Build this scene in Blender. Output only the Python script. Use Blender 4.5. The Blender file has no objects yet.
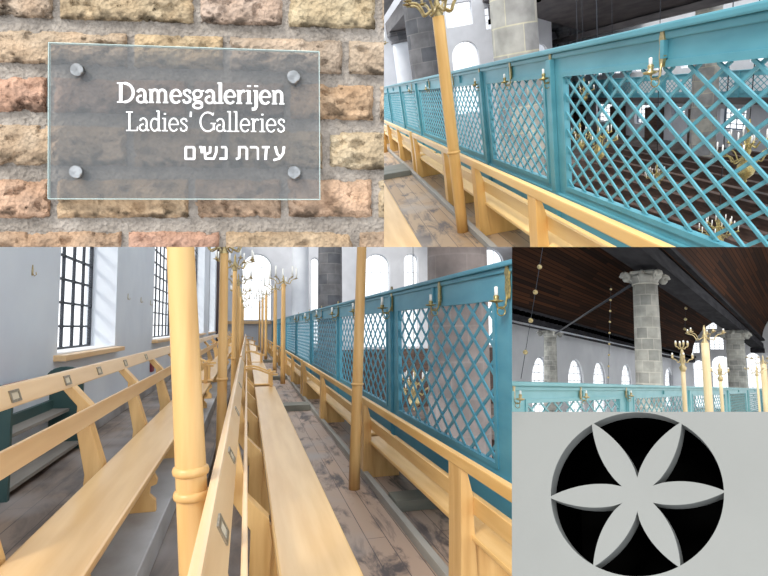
import bpy, bmesh, math, random
from mathutils import Vector, Matrix, noise
from mathutils.geometry import tessellate_polygon
random.seed(7)
PI = math.pi
F = 520.0
COL = bpy.context.scene.collection

# ------------------------------------------------------------------ places
# Five separate small places stand around one viewpoint (the photograph is a
# sheet of five pictures); each has its own upright axes.
def ray(px, py): return Vector(((px-384)/F, -(py-288)/F, -1.0))
def axes(vp, up):
    d = ray(*vp).normalized(); u = Vector(up).normalized()
    u = (u - d*u.dot(d)).normalized(); r = d.cross(u)
    return r, d, u
R3 = axes((247,327), (-49,6760,-F))
R2 = axes((334,98), (-241,1360,F))
R4 = axes((815,390), (120,3158,-F))
EYE = Vector((0,0,1.72))
BW = Matrix((R3[0], R3[1], R3[2]))                       # camera -> world rotation
def place(B):
    m = BW @ Matrix((B[0], B[1], B[2])).transposed()
    return Matrix.Translation(EYE) @ m.to_4x4()
M3, M2, M4 = place(R3), place(R2), place(R4)
MC = Matrix.Translation(EYE) @ BW.to_4x4()               # camera-aligned place
ROOM = {}
CUR = [M3, 3]
def setroom(m, k): CUR[0] = m; CUR[1] = k

# ------------------------------------------------------------------ materials
def mat(name, c1, c2=None, rough=0.6, scale=(3,3,3), metal=0.0, bump=0.0, bscale=40, detail=4, lo=.35, hi=.65, spec=.5, c3=None):
    m = bpy.data.materials.new(name); m.use_nodes = True
    nt = m.node_tree; N = nt.nodes; L = nt.links; b = N['Principled BSDF']
    b.inputs['Roughness'].default_value = rough; b.inputs['Metallic'].default_value = metal
    b.inputs['Specular IOR Level'].default_value = spec
    def lin(c): return tuple(((x/255)/12.92 if x/255 <= .04045 else ((x/255+.055)/1.055)**2.4) for x in c)+(1,)
    if c2 is None: b.inputs['Base Color'].default_value = lin(c1)
    tc = N.new('ShaderNodeTexCoord'); mp = N.new('ShaderNodeMapping')
    L.new(tc.outputs['Object'], mp.inputs[0]); mp.inputs['Scale'].default_value = scale
    if c2 is not None:
        nz = N.new('ShaderNodeTexNoise'); nz.inputs['Scale'].default_value = 1; nz.inputs['Detail'].default_value = detail
        L.new(mp.outputs[0], nz.inputs['Vector'])
        cr = N.new('ShaderNodeValToRGB'); L.new(nz.outputs[0], cr.inputs[0])
        cr.color_ramp.elements[0].position = lo; cr.color_ramp.elements[0].color = lin(c1)
        cr.color_ramp.elements[1].position = hi; cr.color_ramp.elements[1].color = lin(c2)
        if c3:
            e = cr.color_ramp.elements.new((lo+hi)/2); e.color = lin(c3)
        L.new(cr.outputs[0], b.inputs['Base Color'])
    if bump:
        n2 = N.new('ShaderNodeTexNoise'); n2.inputs['Scale'].default_value = bscale; n2.inputs['Detail'].default_value = 5
        L.new(tc.outputs['Object'], n2.inputs['Vector'])
        bp = N.new('ShaderNodeBump'); bp.inputs['Strength'].default_value = bump; bp.inputs['Distance'].default_value = .01
        L.new(n2.outputs[0], bp.inputs['Height']); L.new(bp.outputs[0], b.inputs['Normal'])
    return m
def lin3(c): return tuple(((x/255)/12.92 if x/255 <= .04045 else ((x/255+.055)/1.055)**2.4) for x in c)+(1,)
WOOD = mat('honey_wood', (206,162,98), (222,182,120), .38, (14,1.2,14), bump=.05, bscale=60)
WOODUP = mat('honey_wood_upright', (200,156,96), (220,180,120), .38, (16,16,1.5), bump=.05, bscale=60)
WOODPALE = mat('pale_seat_wood', (210,170,116), (224,188,138), .3, (12,1.0,12))
WOODRAIL = mat('pale_rail_wood', (216,178,132), (228,194,150), .3, (12,1.0,12))
WOODMID = mat('golden_seat_wood', (206,166,108), (220,184,130), .28, (12,1.0,12))
WOODPOLE4 = mat('pale_pole_wood', (214,190,146), (226,204,164), .4, (16,16,1.5))
WOOD2 = mat('yellow_bench_wood', (226,182,112), (236,196,128), .38, (14,1.2,14))
WOOD2UP = mat('yellow_bench_wood_upright', (216,168,96), (230,184,112), .38, (16,16,1.5))
TEAL3 = mat('blue_teal_paint', (68,136,160), (82,148,170), .45, (2,2,6))
TEAL2 = mat('turquoise_paint', (78,146,162), (92,160,176), .42, (2,2,6))
TEAL4 = mat('pale_turquoise_paint', (112,172,178), (128,184,190), .42, (2,2,6))
PLASTER = mat('white_plaster', (206,212,222), (216,222,230), .8, (1,1,1))
PLASTER2 = mat('grey_white_plaster', (204,206,212), (214,216,222), .8, (1,1,1))
PLASTER4 = mat('hall_plaster', (220,221,224), (230,231,233), .8, (.3,.3,.3))
REVEAL = mat('bright_reveal_paint', (236,238,242), None, .7)
IRON = mat('black_iron', (44,48,56), None, .5, metal=.3)
BRASS = mat('brass', (160,140,96), (196,178,132), .3, (30,30,30), metal=.7)
BRASSOLD = mat('aged_brass', (126,118,84), (176,160,104), .35, (40,40,40), metal=.7)
CANDLE = mat('white_candle', (240,240,236), None, .4)
DARKWOOD = mat('dark_pew_wood', (66,50,44), (96,76,66), .5, (2,2,10))
DARKBEAM = mat('dark_grey_beam', (64,60,62), (92,86,86), .6, (2,.5,4))
BEAM4 = mat('dark_roof_beam', (36,36,39), (54,53,56), .9, (2,.5,4), spec=.1)  # near-black grey for the roof beams, side ceiling and corbel
PALEIRON = mat('grey_window_bar', (150,154,162), None, .5)
BRASSPALE = mat('pale_brass', (176,156,112), (200,182,140), .35, (30,30,30), metal=.5)
BROWNPIER = mat('brown_pier_wood', (70,56,58), (92,76,74), .6, (2,2,.5))
GREENCASE = mat('dark_green_paint', (44,72,72), (56,84,82), .5, (3,3,3))
SHELFGREY = mat('grey_brown_shelf', (124,118,112), (142,136,128), .6, (6,1,6))
CARD = mat('faded_number_card', (196,182,158), (206,194,172))
BOOK = mat('red_cloth', (128,44,54), None, .7)
FLOORGREY = mat('grey_floor_paint', (138,136,134), (172,174,178), .6, (3,2,3), detail=8)
KERB = mat('pale_kerb_wood', (150,148,142), (168,165,158), .6, (8,1,8))
JOIST = mat('greenish_joist_wood', (112,114,106), (130,130,120), .6, (2,8,8))
STEEL = mat('brushed_steel', (128,130,132), (168,170,172), .25, (80,80,80), metal=.9)
LETTER = mat('white_lettering', (250,250,250), None, .6)
PLATE = mat('grey_metal_plate', (132,122,104), (160,148,128), .35, (60,60,60), metal=.5)
BLACK = mat('cavity_and_dentil_black', (4,4,4), None, 1.0, spec=0.0)  # shade of the panel recess put into the colour; also colours the dentils
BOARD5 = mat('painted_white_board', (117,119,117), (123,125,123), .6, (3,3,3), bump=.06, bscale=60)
HALLFLOOR = mat('brown_grey_hall_floor', (96,86,82), (140,130,124), .6, (1,1,1))
STONEPALE = mat('pale_render_column', (200,204,212), (212,216,222), .8, (1,1,1))
BLUEFRAME = mat('blue_grey_shutter', (70,96,120), None, .5)

def floor_mat(name, base1, base2, dark, board=.16, along=1, lo=.5, hi=.62):
    """planks along y with scuffed dark patches"""
    m = bpy.data.materials.new(name); m.use_nodes = True
    nt = m.node_tree; N = nt.nodes; L = nt.links; b = N['Principled BSDF']; b.inputs['Roughness'].default_value = .55
    tc = N.new('ShaderNodeTexCoord')
    br = N.new('ShaderNodeTexBrick'); br.offset = .37; br.inputs['Scale'].default_value = 1
    br.inputs['Brick Width'].default_value = 3.1; br.inputs['Row Height'].default_value = board
    br.inputs['Mortar Size'].default_value = .004; br.inputs['Mortar Smooth'].default_value = .3
    br.inputs['Color1'].default_value = lin3(base1); br.inputs['Color2'].default_value = lin3(base2); br.inputs['Mortar'].default_value = lin3(dark)
    mp = N.new('ShaderNodeMapping'); mp.inputs['Rotation'].default_value = (0,0,PI/2 if along else 0)
    L.new(tc.outputs['Object'], mp.inputs[0]); L.new(mp.outputs[0], br.inputs[0])
    nz = N.new('ShaderNodeTexNoise'); nz.inputs['Scale'].default_value = 1; nz.inputs['Detail'].default_value = 8; nz.inputs['Roughness'].default_value = .65; nz.inputs['Distortion'].default_value = .6
    mp2 = N.new('ShaderNodeMapping'); mp2.inputs['Scale'].default_value = (5,1.3,1); L.new(tc.outputs['Object'], mp2.inputs[0]); L.new(mp2.outputs[0], nz.inputs['Vector'])
    cr = N.new('ShaderNodeValToRGB'); cr.color_ramp.elements[0].position = lo; cr.color_ramp.elements[1].position = hi
    L.new(nz.outputs[0], cr.inputs[0])
    mx = N.new('ShaderNodeMix'); mx.data_type = 'RGBA'; L.new(cr.outputs[0], mx.inputs[0]); L.new(br.outputs[0], mx.inputs[6]); mx.inputs[7].default_value = lin3(dark)
    n3 = N.new('ShaderNodeTexNoise'); n3.inputs['Scale'].default_value = 1.1; L.new(tc.outputs['Object'], n3.inputs['Vector'])
    cr3 = N.new('ShaderNodeValToRGB'); cr3.color_ramp.elements[0].position = .5; cr3.color_ramp.elements[1].position = .68; L.new(n3.outputs[0], cr3.inputs[0])
    mx3 = N.new('ShaderNodeMix'); mx3.data_type = 'RGBA'; L.new(cr3.outputs[0], mx3.inputs[0]); L.new(mx.outputs[2], mx3.inputs[6]); mx3.inputs[7].default_value = lin3(tuple((a+c)/2 for a, c in zip(base2, (165,165,170))))
    L.new(mx3.outputs[2], b.inputs['Base Color'])
    return m
FLOOR3 = floor_mat('worn_floorboards', (184,156,134), (174,154,140), (84,76,76))
FLOOR3L = floor_mat('grey_worn_floorboards', (134,112,94), (122,108,98), (60,50,46), lo=.42, hi=.66)
FLOOR2 = floor_mat('tan_worn_floorboards', (172,142,108), (184,158,128), (100,90,86))

def stone_mat(name, cols, course=.85, width=1.1):
    m = bpy.data.materials.new(name); m.use_nodes = True
    nt = m.node_tree; N = nt.nodes; L = nt.links; b = N['Principled BSDF']; b.inputs['Roughness'].default_value = .85
    tc = N.new('ShaderNodeTexCoord'); sp = N.new('ShaderNodeSeparateXYZ'); L.new(tc.outputs['Object'], sp.inputs[0])
    at = N.new('ShaderNodeMath'); at.operation = 'ARCTAN2'; L.new(sp.outputs[1], at.inputs[0]); L.new(sp.outputs[0], at.inputs[1])
    cb = N.new('ShaderNodeCombineXYZ'); L.new(at.outputs[0], cb.inputs[0]); L.new(sp.outputs[2], cb.inputs[1])
    br = N.new('ShaderNodeTexBrick'); br.inputs['Scale'].default_value = 1; br.inputs['Brick Width'].default_value = width; br.inputs['Row Height'].default_value = course
    br.inputs['Mortar Size'].default_value = .02; br.inputs['Color1'].default_value = lin3(cols[0]); br.inputs['Color2'].default_value = lin3(cols[1]); br.inputs['Mortar'].default_value = lin3(cols[2])
    L.new(cb.outputs[0], br.inputs[0])
    nz = N.new('ShaderNodeTexNoise'); nz.inputs['Scale'].default_value = 2.2; nz.inputs['Detail'].default_value = 6; L.new(tc.outputs['Object'], nz.inputs['Vector'])
    cr = N.new('ShaderNodeValToRGB'); cr.color_ramp.elements[0].position = .35; cr.color_ramp.elements[1].position = .7
    cr.color_ramp.elements[0].color = (.55,.55,.55,1); cr.color_ramp.elements[1].color = (1,1,1,1); L.new(nz.outputs[0], cr.inputs[0])
    mx = N.new('ShaderNodeMix'); mx.data_type = 'RGBA'; mx.blend_type = 'MULTIPLY'; mx.inputs[0].default_value = .8
    L.new(br.outputs[0], mx.inputs[6]); L.new(cr.outputs[0], mx.inputs[7]); L.new(mx.outputs[2], b.inputs['Base Color'])
    return m
STONE4 = stone_mat('pale_stone_blocks', ((196,194,184),(150,150,144),(206,202,190)), .5, .9)
STONE2 = stone_mat('grey_stone_blocks', ((196,192,180),(148,148,152),(206,200,176)), .72, 1.5)
STONED = stone_mat('dark_stone_blocks', ((118,116,118),(88,90,96),(126,124,124)), .6, 1.3)
STONE3 = stone_mat('brown_grey_stone_blocks', ((158,144,138),(146,134,130),(160,148,142)), .8)

def plank_mat():
    m = bpy.data.materials.new('brown_vault_planks'); m.use_nodes = True
    nt = m.node_tree; N = nt.nodes; L = nt.links; b = N['Principled BSDF']; b.inputs['Roughness'].default_value = .9; b.inputs['Specular IOR Level'].default_value = .08
    tc = N.new('ShaderNodeTexCoord'); sp = N.new('ShaderNodeSeparateXYZ'); L.new(tc.outputs['Object'], sp.inputs[0])
    at = N.new('ShaderNodeMath'); at.operation = 'ARCTAN2'; L.new(sp.outputs[2], at.inputs[0]); L.new(sp.outputs[0], at.inputs[1])
    mu = N.new('ShaderNodeMath'); mu.operation = 'MULTIPLY'; mu.inputs[1].default_value = 8; L.new(at.outputs[0], mu.inputs[0])
    cb = N.new('ShaderNodeCombineXYZ'); L.new(sp.outputs[1], cb.inputs[0]); L.new(mu.outputs[0], cb.inputs[1])
    br = N.new('ShaderNodeTexBrick'); br.inputs['Scale'].default_value = 1; br.inputs['Brick Width'].default_value = 14; br.inputs['Row Height'].default_value = .36
    br.inputs['Mortar Size'].default_value = .03; br.inputs['Color1'].default_value = lin3((72,44,27)); br.inputs['Color2'].default_value = lin3((36,25,19)); br.inputs['Mortar'].default_value = lin3((22,16,14))
    L.new(cb.outputs[0], br.inputs[0])
    L.new(br.outputs[0], b.inputs['Base Color'])
    return m
PLANKS = plank_mat()

def glass_mat(name, alpha, col, rough=.1):
    m = bpy.data.materials.new(name); m.use_nodes = True
    nt = m.node_tree; N = nt.nodes; L = nt.links; b = N['Principled BSDF']
    b.inputs['Base Color'].default_value = lin3(col); b.inputs['Roughness'].default_value = rough
    tr = N.new('ShaderNodeBsdfTransparent'); mx = N.new('ShaderNodeMixShader'); mx.inputs[0].default_value = alpha
    L.new(tr.outputs[0], mx.inputs[1]); L.new(b.outputs[0], mx.inputs[2]); L.new(mx.outputs[0], N['Material Output'].inputs['Surface'])
    return m
FROST = glass_mat('frosted_sign_glass', .34, (108,111,114), .12)
GLASSEDGE = glass_mat('pale_green_glass_edge', .6, (206,228,226), .15)
PANE = glass_mat('window_glass', .06, (220,228,236), .05)

def brick_mat():
    m = bpy.data.materials.new('weathered_brick'); m.use_nodes = True
    nt = m.node_tree; N = nt.nodes; L = nt.links; b = N['Principled BSDF']; b.inputs['Roughness'].default_value = .9
    b.inputs['Specular IOR Level'].default_value = .2
    at = N.new('ShaderNodeVertexColor'); at.layer_name = 'tint'
    tc = N.new('ShaderNodeTexCoord')
    n1 = N.new('ShaderNodeTexNoise'); n1.inputs['Scale'].default_value = 22; n1.inputs['Detail'].default_value = 7; n1.inputs['Roughness'].default_value = .7; L.new(tc.outputs['Object'], n1.inputs['Vector'])
    cr = N.new('ShaderNodeValToRGB'); cr.color_ramp.elements[0].position = .3; cr.color_ramp.elements[1].position = .7
    cr.color_ramp.elements[0].color = (.6,.58,.56,1); cr.color_ramp.elements[1].color = (1.32,1.32,1.32,1); L.new(n1.outputs[0], cr.inputs[0])
    mx = N.new('ShaderNodeMix'); mx.data_type = 'RGBA'; mx.blend_type = 'MULTIPLY'; mx.inputs[0].default_value = 1
    L.new(at.outputs[0], mx.inputs[6]); L.new(cr.outputs[0], mx.inputs[7]); L.new(mx.outputs[2], b.inputs['Base Color'])
    n2 = N.new('ShaderNodeTexNoise'); n2.inputs['Scale'].default_value = 120; n2.inputs['Detail'].default_value = 6; L.new(tc.outputs['Object'], n2.inputs['Vector'])
    n3 = N.new('ShaderNodeTexVoronoi'); n3.inputs['Scale'].default_value = 160; L.new(tc.outputs['Object'], n3.inputs['Vector'])
    ad = N.new('ShaderNodeMath'); ad.operation = 'ADD'; L.new(n2.outputs[0], ad.inputs[0]); L.new(n3.outputs[0], ad.inputs[1])
    bp = N.new('ShaderNodeBump'); bp.inputs['Strength'].default_value = 1.0; bp.inputs['Distance'].default_value = .004
    L.new(ad.outputs[0], bp.inputs['Height']); L.new(bp.outputs[0], b.inputs['Normal'])
    return m
BRICK = brick_mat()

# ------------------------------------------------------------------ mesh builder
class MB:
    def __init__(s): s.v = []; s.f = []; s.s = []
    def add(s, vs, fs, smooth=False):
        o = len(s.v); s.v += [tuple(p) for p in vs]
        for f in fs: s.f.append([i+o for i in f]); s.s.append(smooth)
        return s
    def box(s, x0,x1,y0,y1,z0,z1):
        return s.add([(x0,y0,z0),(x1,y0,z0),(x1,y1,z0),(x0,y1,z0),(x0,y0,z1),(x1,y0,z1),(x1,y1,z1),(x0,y1,z1)],
              [(0,3,2,1),(4,5,6,7),(0,1,5,4),(1,2,6,5),(2,3,7,6),(3,0,4,7)])
    def hexa(s, p):   # 8 points like box
        return s.add(p, [(0,3,2,1),(4,5,6,7),(0,1,5,4),(1,2,6,5),(2,3,7,6),(3,0,4,7)])
    def bar(s, a, b, w, h, up=(0,0,1)):
        a = Vector(a); b = Vector(b); d = (b-a).normalized(); u = Vector(up)
        if abs(d.dot(u)) > .99: u = Vector((1,0,0))
        r = d.cross(u).normalized(); u = r.cross(d)
        q = []
        for c in (a, b):
            for i, j in ((-1,-1),(1,-1),(1,1),(-1,1)): q.append(c + r*(i*w/2) + u*(j*h/2))
        return s.add(q, [(0,1,2,3),(7,6,5,4),(0,4,5,1),(1,5,6,2),(2,6,7,3),(3,7,4,0)])
    def lathe(s, prof, c=(0,0,0), n=16, axis='z', smooth=True):
        vs = []; fs = []
        for (r, z) in prof:
            for k in range(n):
                a = 2*PI*k/n; x, y = r*math.cos(a), r*math.sin(a)
                if axis == 'z': p = (c[0]+x, c[1]+y, c[2]+z)
                elif axis == 'x': p = (c[0]+z, c[1]+x, c[2]+y)
                else: p = (c[0]+x, c[1]+z, c[2]+y)
                vs.append(p)
        m = len(prof)
        for i in range(m-1):
            for k in range(n):
                fs.append((i*n+k, i*n+(k+1)%n, (i+1)*n+(k+1)%n, (i+1)*n+k))
        s.add(vs, fs, smooth)
        o = len(s.v)-len(vs)
        s.f.append([o+k for k in range(n)][::-1]); s.s.append(False)
        s.f.append([o+(m-1)*n+k for k in range(n)]); s.s.append(False)
        return s
    def tube(s, pts, r, n=8):
        pts = [Vector(p) for p in pts]; m = len(pts)
        rs = r if isinstance(r, (list, tuple)) else [r]*m
        vs = []; fs = []; prev = None
        for i, p in enumerate(pts):
            d = (pts[min(i+1,m-1)]-pts[max(i-1,0)]).normalized()
            u = prev if prev is not None else Vector((0,0,1))
            if abs(d.dot(u)) > .98: u = Vector((1,0,0)) if abs(d.x) < .9 else Vector((0,1,0))
            rr = d.cross(u).normalized(); u = rr.cross(d); prev = u
            for k in range(n):
                a = 2*PI*k/n; vs.append(p + rr*(rs[i]*math.cos(a)) + u*(rs[i]*math.sin(a)))
        for i in range(m-1):
            for k in range(n): fs.append((i*n+k, (i+1)*n+k, (i+1)*n+(k+1)%n, i*n+(k+1)%n))
        s.add(vs, fs, True); o = len(s.v)-len(vs)
        s.f.append([o+k for k in range(n)]); s.s.append(False)
        s.f.append([o+(m-1)*n+k for k in range(n)][::-1]); s.s.append(False)
        return s
    def plate(s, loops, fn, t):
        """2D polygon with holes, extruded: fn(u,v,w) -> point, w from 0 to t"""
        if t < 0:
            g = fn; t = -t; fn = lambda u, v, w: g(u, v, -w)
        vl = [[Vector((p[0],p[1],0)) for p in lp] for lp in loops]
        tris = tessellate_polygon(vl); flat = [p for lp in vl for p in lp]; n = len(flat)
        vs = [fn(p.x,p.y,0) for p in flat] + [fn(p.x,p.y,t) for p in flat]; fs = []
        for a, b, c in tris:
            fs.append((a,b,c)); fs.append((c+n,b+n,a+n))
        o = 0
        for lp in vl:
            k = len(lp)
            for i in range(k):
                a, b = o+i, o+(i+1)%k; fs.append((b,a,a+n,b+n))
            o += k
        return s.add(vs, fs)
    def build(s, name, m, parent=None, origin=(0,0,0), bevel=0, kind=None, seg=2, recalc=True):
        ox, oy, oz = origin
        me = bpy.data.meshes.new(name)
        me.from_pydata([(x-ox,y-oy,z-oz) for x,y,z in s.v], [], s.f)
        for p, sm in zip(me.polygons, s.s): p.use_smooth = sm
        bm = bmesh.new(); bm.from_mesh(me)
        if recalc: bmesh.ops.recalc_face_normals(bm, faces=bm.faces)
        if bevel:
            es = [e for e in bm.edges if len(e.link_faces) == 2 and e.calc_face_angle(0) > .6]
            bmesh.ops.bevel(bm, geom=es, offset=bevel, segments=seg, affect='EDGES', profile=.6, clamp_overlap=True)
        bm.to_mesh(me); bm.free()
        me.materials.append(m)
        o = bpy.data.objects.new(name, me); COL.objects.link(o); ROOM[o] = CUR[1]
        if parent is not None: o.parent = parent
        else: o.matrix_world = CUR[0] @ Matrix.Translation(origin)
        if kind: o['kind'] = kind
        return o
def thing(name, label, cat, origin=(0,0,0), group=None, rot=None):
    o = bpy.data.objects.new(name, None); COL.objects.link(o); o.empty_display_size = .1
    o.matrix_world = CUR[0] @ Matrix.Translation(origin) @ (rot if rot else Matrix.Identity(4))
    o['label'] = label; o['category'] = cat
    if group: o['group'] = group
    ROOM[o] = CUR[1]
    return o
def tag(o, label, cat, group=None):
    o['label'] = label; o['category'] = cat
    if group: o['group'] = group
    return o
KIDS = {}
def kids(o): return [c for c in list(COL.objects) if c.parent == o]
def copy_tree(root, origin, label=None, group=None, rot=None, parent=None):
    c = root.copy(); COL.objects.link(c); ROOM[c] = CUR[1]
    if parent is None:
        c.matrix_world = CUR[0] @ Matrix.Translation(origin) @ (rot if rot else Matrix.Identity(4))
        if label: c['label'] = label
        if group: c['group'] = group
    else: c.parent = parent
    for k in kids(root): copy_tree(k, None, parent=c)
    return c
def struct(name, mb, m, bevel=0): return mb.build(name, m, kind='structure', bevel=bevel)

def arch(u0, u1, v0, v1, n=14):
    """round-headed opening outline, v1 = crown"""
    r = (u1-u0)/2; c = (u0+u1)/2; rv = min(r, v1-v0)
    pts = [(u0,v0),(u1,v0)]
    for k in range(n+1):
        a = PI*k/n; pts.append((c+r*math.cos(a), v1-rv+rv*math.sin(a)))
    return pts
def rect(u0,u1,v0,v1): return [(u0,v0),(u1,v0),(u1,v1),(u0,v1)]

# ------------------------------------------------------------------ furniture builders
def bench(label, group, y0, y1, floor, rail, slat, seat, supports, woods, arms=(), plates=(), plate_side=1, slant=.03, support_w=.10, post_t=.075, upright=False):
    """rail=(x0,x1,z0,z1) slat=(x0,x1,z0,z1) seat=(x0,x1,z); the seat is on the +x side"""
    wl, wu, ws, wr = woods
    org = ((rail[0]+rail[1])/2, (y0+y1)/2, floor)
    t = thing('bench', label, 'bench', org, group)
    MB().hexa([(rail[0]+slant,y0,rail[2]),(rail[1]+slant,y0,rail[2]),(rail[1]+slant,y1,rail[2]),(rail[0]+slant,y1,rail[2]),(rail[0],y0,rail[3]),(rail[1],y0,rail[3]),(rail[1],y1,rail[3]),(rail[0],y1,rail[3])]).build('top_rail', wr, t, org, bevel=.009)
    MB().box(slat[0],slat[1],y0,y1,slat[2],slat[3]).build('back_slat', wr, t, org, bevel=.006)
    MB().box(seat[0],seat[1],y0,y1,seat[2]-.035,seat[2]).build('seat', ws, t, org, bevel=.012)
    for y in supports:
        if not (y0-.01 <= y <= y1+.01): continue
        w = support_w
        ya = max(y0, y-w/2); yb = ya+w
        if yb > y1: yb = y1; ya = y1-w
        xr0, xr1 = rail[0]+.005, rail[1]-.003
        # back post: leans from the rail down to the seat, then splays to the floor
        sx = seat[0]
        pt = post_t; xb = sx-.01; xt = rail[0]+slant
        prof = [(xt-.012-pt*.35, rail[2]+.015),(xt+.022, rail[2]+.015),(slat[0]+.002, slat[3]),(min(slat[0]+.002, xb), slat[2]),(xb, seat[2]),(xb+.015, seat[2]-.12),(xb-.005, floor+.12),(xb+.015, floor),
                (xb-pt*1.5, floor),(xb-pt*1.35, floor+.15),(xb-pt*1.25, seat[2]-.05),(slat[0]-pt, slat[2]),(slat[0]-pt*.9, slat[3])]
        if upright:
            x0 = rail[0]; x1 = slat[0]+.002
            prof = [(x0+.004, rail[2]+.015),(rail[1]-.006, rail[2]+.015),(x1, slat[3]),(x1, slat[2]),(x1+.01, seat[2]-.1),(x1+.03, floor),(x0-.01, floor),(x0, seat[2]-.05)]
        MB().plate([prof], lambda u, v, w_, ya=ya: (u, ya+w_, v), yb-ya).build('back_post', wu, t, org, bevel=.005)
        # seat support board with a scrolled front
        sw = seat[1]-seat[0]; h = seat[2]-.035-floor
        f = [(seat[0]-.02, seat[2]-.035),(seat[1]-.03, seat[2]-.035),(seat[1]-.035, seat[2]-.035-.12*h),(seat[1]-.012, seat[2]-.035-.3*h),(seat[1]-.015, seat[2]-.035-.4*h),
             (seat[1]-.05, seat[2]-.035-.45*h),(seat[1]-.055, seat[2]-.035-.62*h),(seat[1]-.02, seat[2]-.035-.75*h),(seat[1]-.015, floor),(seat[0]-.02, floor)]
        MB().plate([f], lambda u, v, w_, ya=ya: (u, ya+.02+w_, v), max(.03, (yb-ya)*.45)).build('seat_support', wu, t, org, bevel=.004)
    for y in arms:
        s0 = rail[1]-.01; s1 = seat[1]-.02; z = rail[3]-.22
        pts = []
        for k in range(9):
            a = k/8; pts.append((s0+(s1-s0+.06)*a, y, z+.05*math.sin(a*PI*1.6)-.02*a))
        m = MB()
        for i in range(8):
            a, b = pts[i], pts[i+1]
            m.hexa([(a[0],y-.035,a[2]-.03),(b[0],y-.035,b[2]-.03),(b[0],y+.035,b[2]-.03),(a[0],y+.035,a[2]-.03),(a[0],y-.035,a[2]),(b[0],y-.035,b[2]),(b[0],y+.035,b[2]),(a[0],y+.035,a[2])])
        ar = m.build('armrest', wl, t, org)
        MB().box(s1-.07,s1-.02,y-.025,y+.025,seat[2],z-.03).build('arm_post', wu, t, org, bevel=.004)
    for y in plates:
        x = rail[1]; zc = (rail[2]+rail[3])/2; hh = (rail[3]-rail[2])
        def onf(yy, v, w): return (x+slant*(.5-v/hh)+w, y+yy, zc+v)
        m = MB().plate([rect(-.05,.05,-.026,.026), rect(-.036,.036,-.015,.015)], onf, .006)
        p = m.build('number_plate', PLATE, t, org)
        MB().plate([rect(-.036,.036,-.015,.015)], onf, .003).build('card', CARD, p, org)
    return t

def lattice(m, x, y0,y1,z0,z1, dy, dz, w, t):
    """crossing diagonal laths clipped to the opening"""
    H = z1-z0; W = y1-y0
    for s, xo in ((1, 0), (-1, t)):
        k = dz/dy
        n0 = -int(H/dz)-2; n1 = int(W/dy)+int(H/dz)+3
        for n in range(n0, n1):
            # s=1: z = z0 + k*(y-y0-n*dy) ; s=-1: z = z1 - k*(y-y0-n*dy)
            ya = y0+n*dy; yb = ya + H/k
            za, zb = (z0, z1) if s > 0 else (z1, z0)
            a, b = 0., 1.
            if yb <= y0 or ya >= y1: continue
            if ya < y0: a = (y0-ya)/(yb-ya)
            if yb > y1: b = (y1-ya)/(yb-ya)
            if b-a < .02: continue
            p = (x+xo, ya+(yb-ya)*a, za+(zb-za)*a); q = (x+xo, ya+(yb-ya)*b, za+(zb-za)*b)
            m.bar(p, q, w, t, up=(1,0,0))
    return m

def screen(label, sx, x, bays, z_floor, z_cap, zo0, zo1, tealm, dy, dz, lw, postw, ext=(None,None), trim=True, mids=True):
    """sx=+1: the viewer is on the -x side of the screen, sx=-1: on the +x side"""
    y0, y1 = bays[0][0]-postw, bays[-1][1]+postw
    if ext[0] is not None: y0 = ext[0]
    if ext[1] is not None: y1 = ext[1]
    org = (x, (y0+y1)/2, z_floor)
    t = thing('lattice_screen', label, 'screen', org)
    X = lambda d0, d1: (x+sx*d0, x+sx*d1) if sx > 0 else (x+sx*d1, x+sx*d0)
    a, b = X(-.05, .09); MB().box(a,b,y0,y1,z_cap-.045,z_cap).build('cap_rail', tealm, t, org, bevel=.012)
    a, b = X(-.02, .06); MB().box(a,b,y0,y1,z_cap-.09,z_cap-.045).build('cap_moulding', tealm, t, org, bevel=.01)
    a, b = X(.0, .04); MB().box(a,b,y0,y1,zo1,z_cap-.09).build('header_board', tealm, t, org)
    MB().box(a,b,y0,y1,z_floor,zo0).build('base_board', tealm, t, org)
    a, b = X(-.03, .0); MB().box(a,b,y0,y1,zo0-.13,zo0-.09).build('base_moulding', tealm, t, org, bevel=.008)
    edges = [(y0, bays[0][0])]+[(bays[i][1], bays[i+1][0]) for i in range(len(bays)-1)]+[(bays[-1][1], y1)]
    for (p, q) in edges:
        if q-p < .01: continue
        m = MB(); a, b = X(.0, .04); m.box(a,b,p,q,zo0,zo1)
        o = m.build('post', tealm, t, org)
        c = (p+q)/2; w = min(.05, (q-p)/4)
        a, b = X(-.045, .0)
        MB().box(a,b,c-w,c+w,z_floor,z_cap-.09).build('pilaster', tealm, o, org, bevel=.006)
    for (p, q) in bays:
        m = MB(); a, b = X(-.012, .0)
        for (u0,u1,v0,v1) in ((p-.05,p,zo0-.04,zo1+.04),(q,q+.05,zo0-.04,zo1+.04),(p,q,zo1,zo1+.04),(p,q,zo0-.04,zo0)): m.box(a,b,u0,u1,v0,v1)
        f = m.build('panel_frame', tealm, t, org)
        lattice(MB(), x+sx*.012 if sx > 0 else x-.024, p,q,zo0,zo1, dy,dz,lw,.012).build('lattice_panel', tealm, t, org)
        if mids:
            a, b = X(-.03, .0); c = p+(q-p)*.5
            MB().box(a,b,c-.02,c+.02,zo1+.05,z_cap-.09).build('header_stile', tealm, t, org, bevel=.004)
    return t

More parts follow.
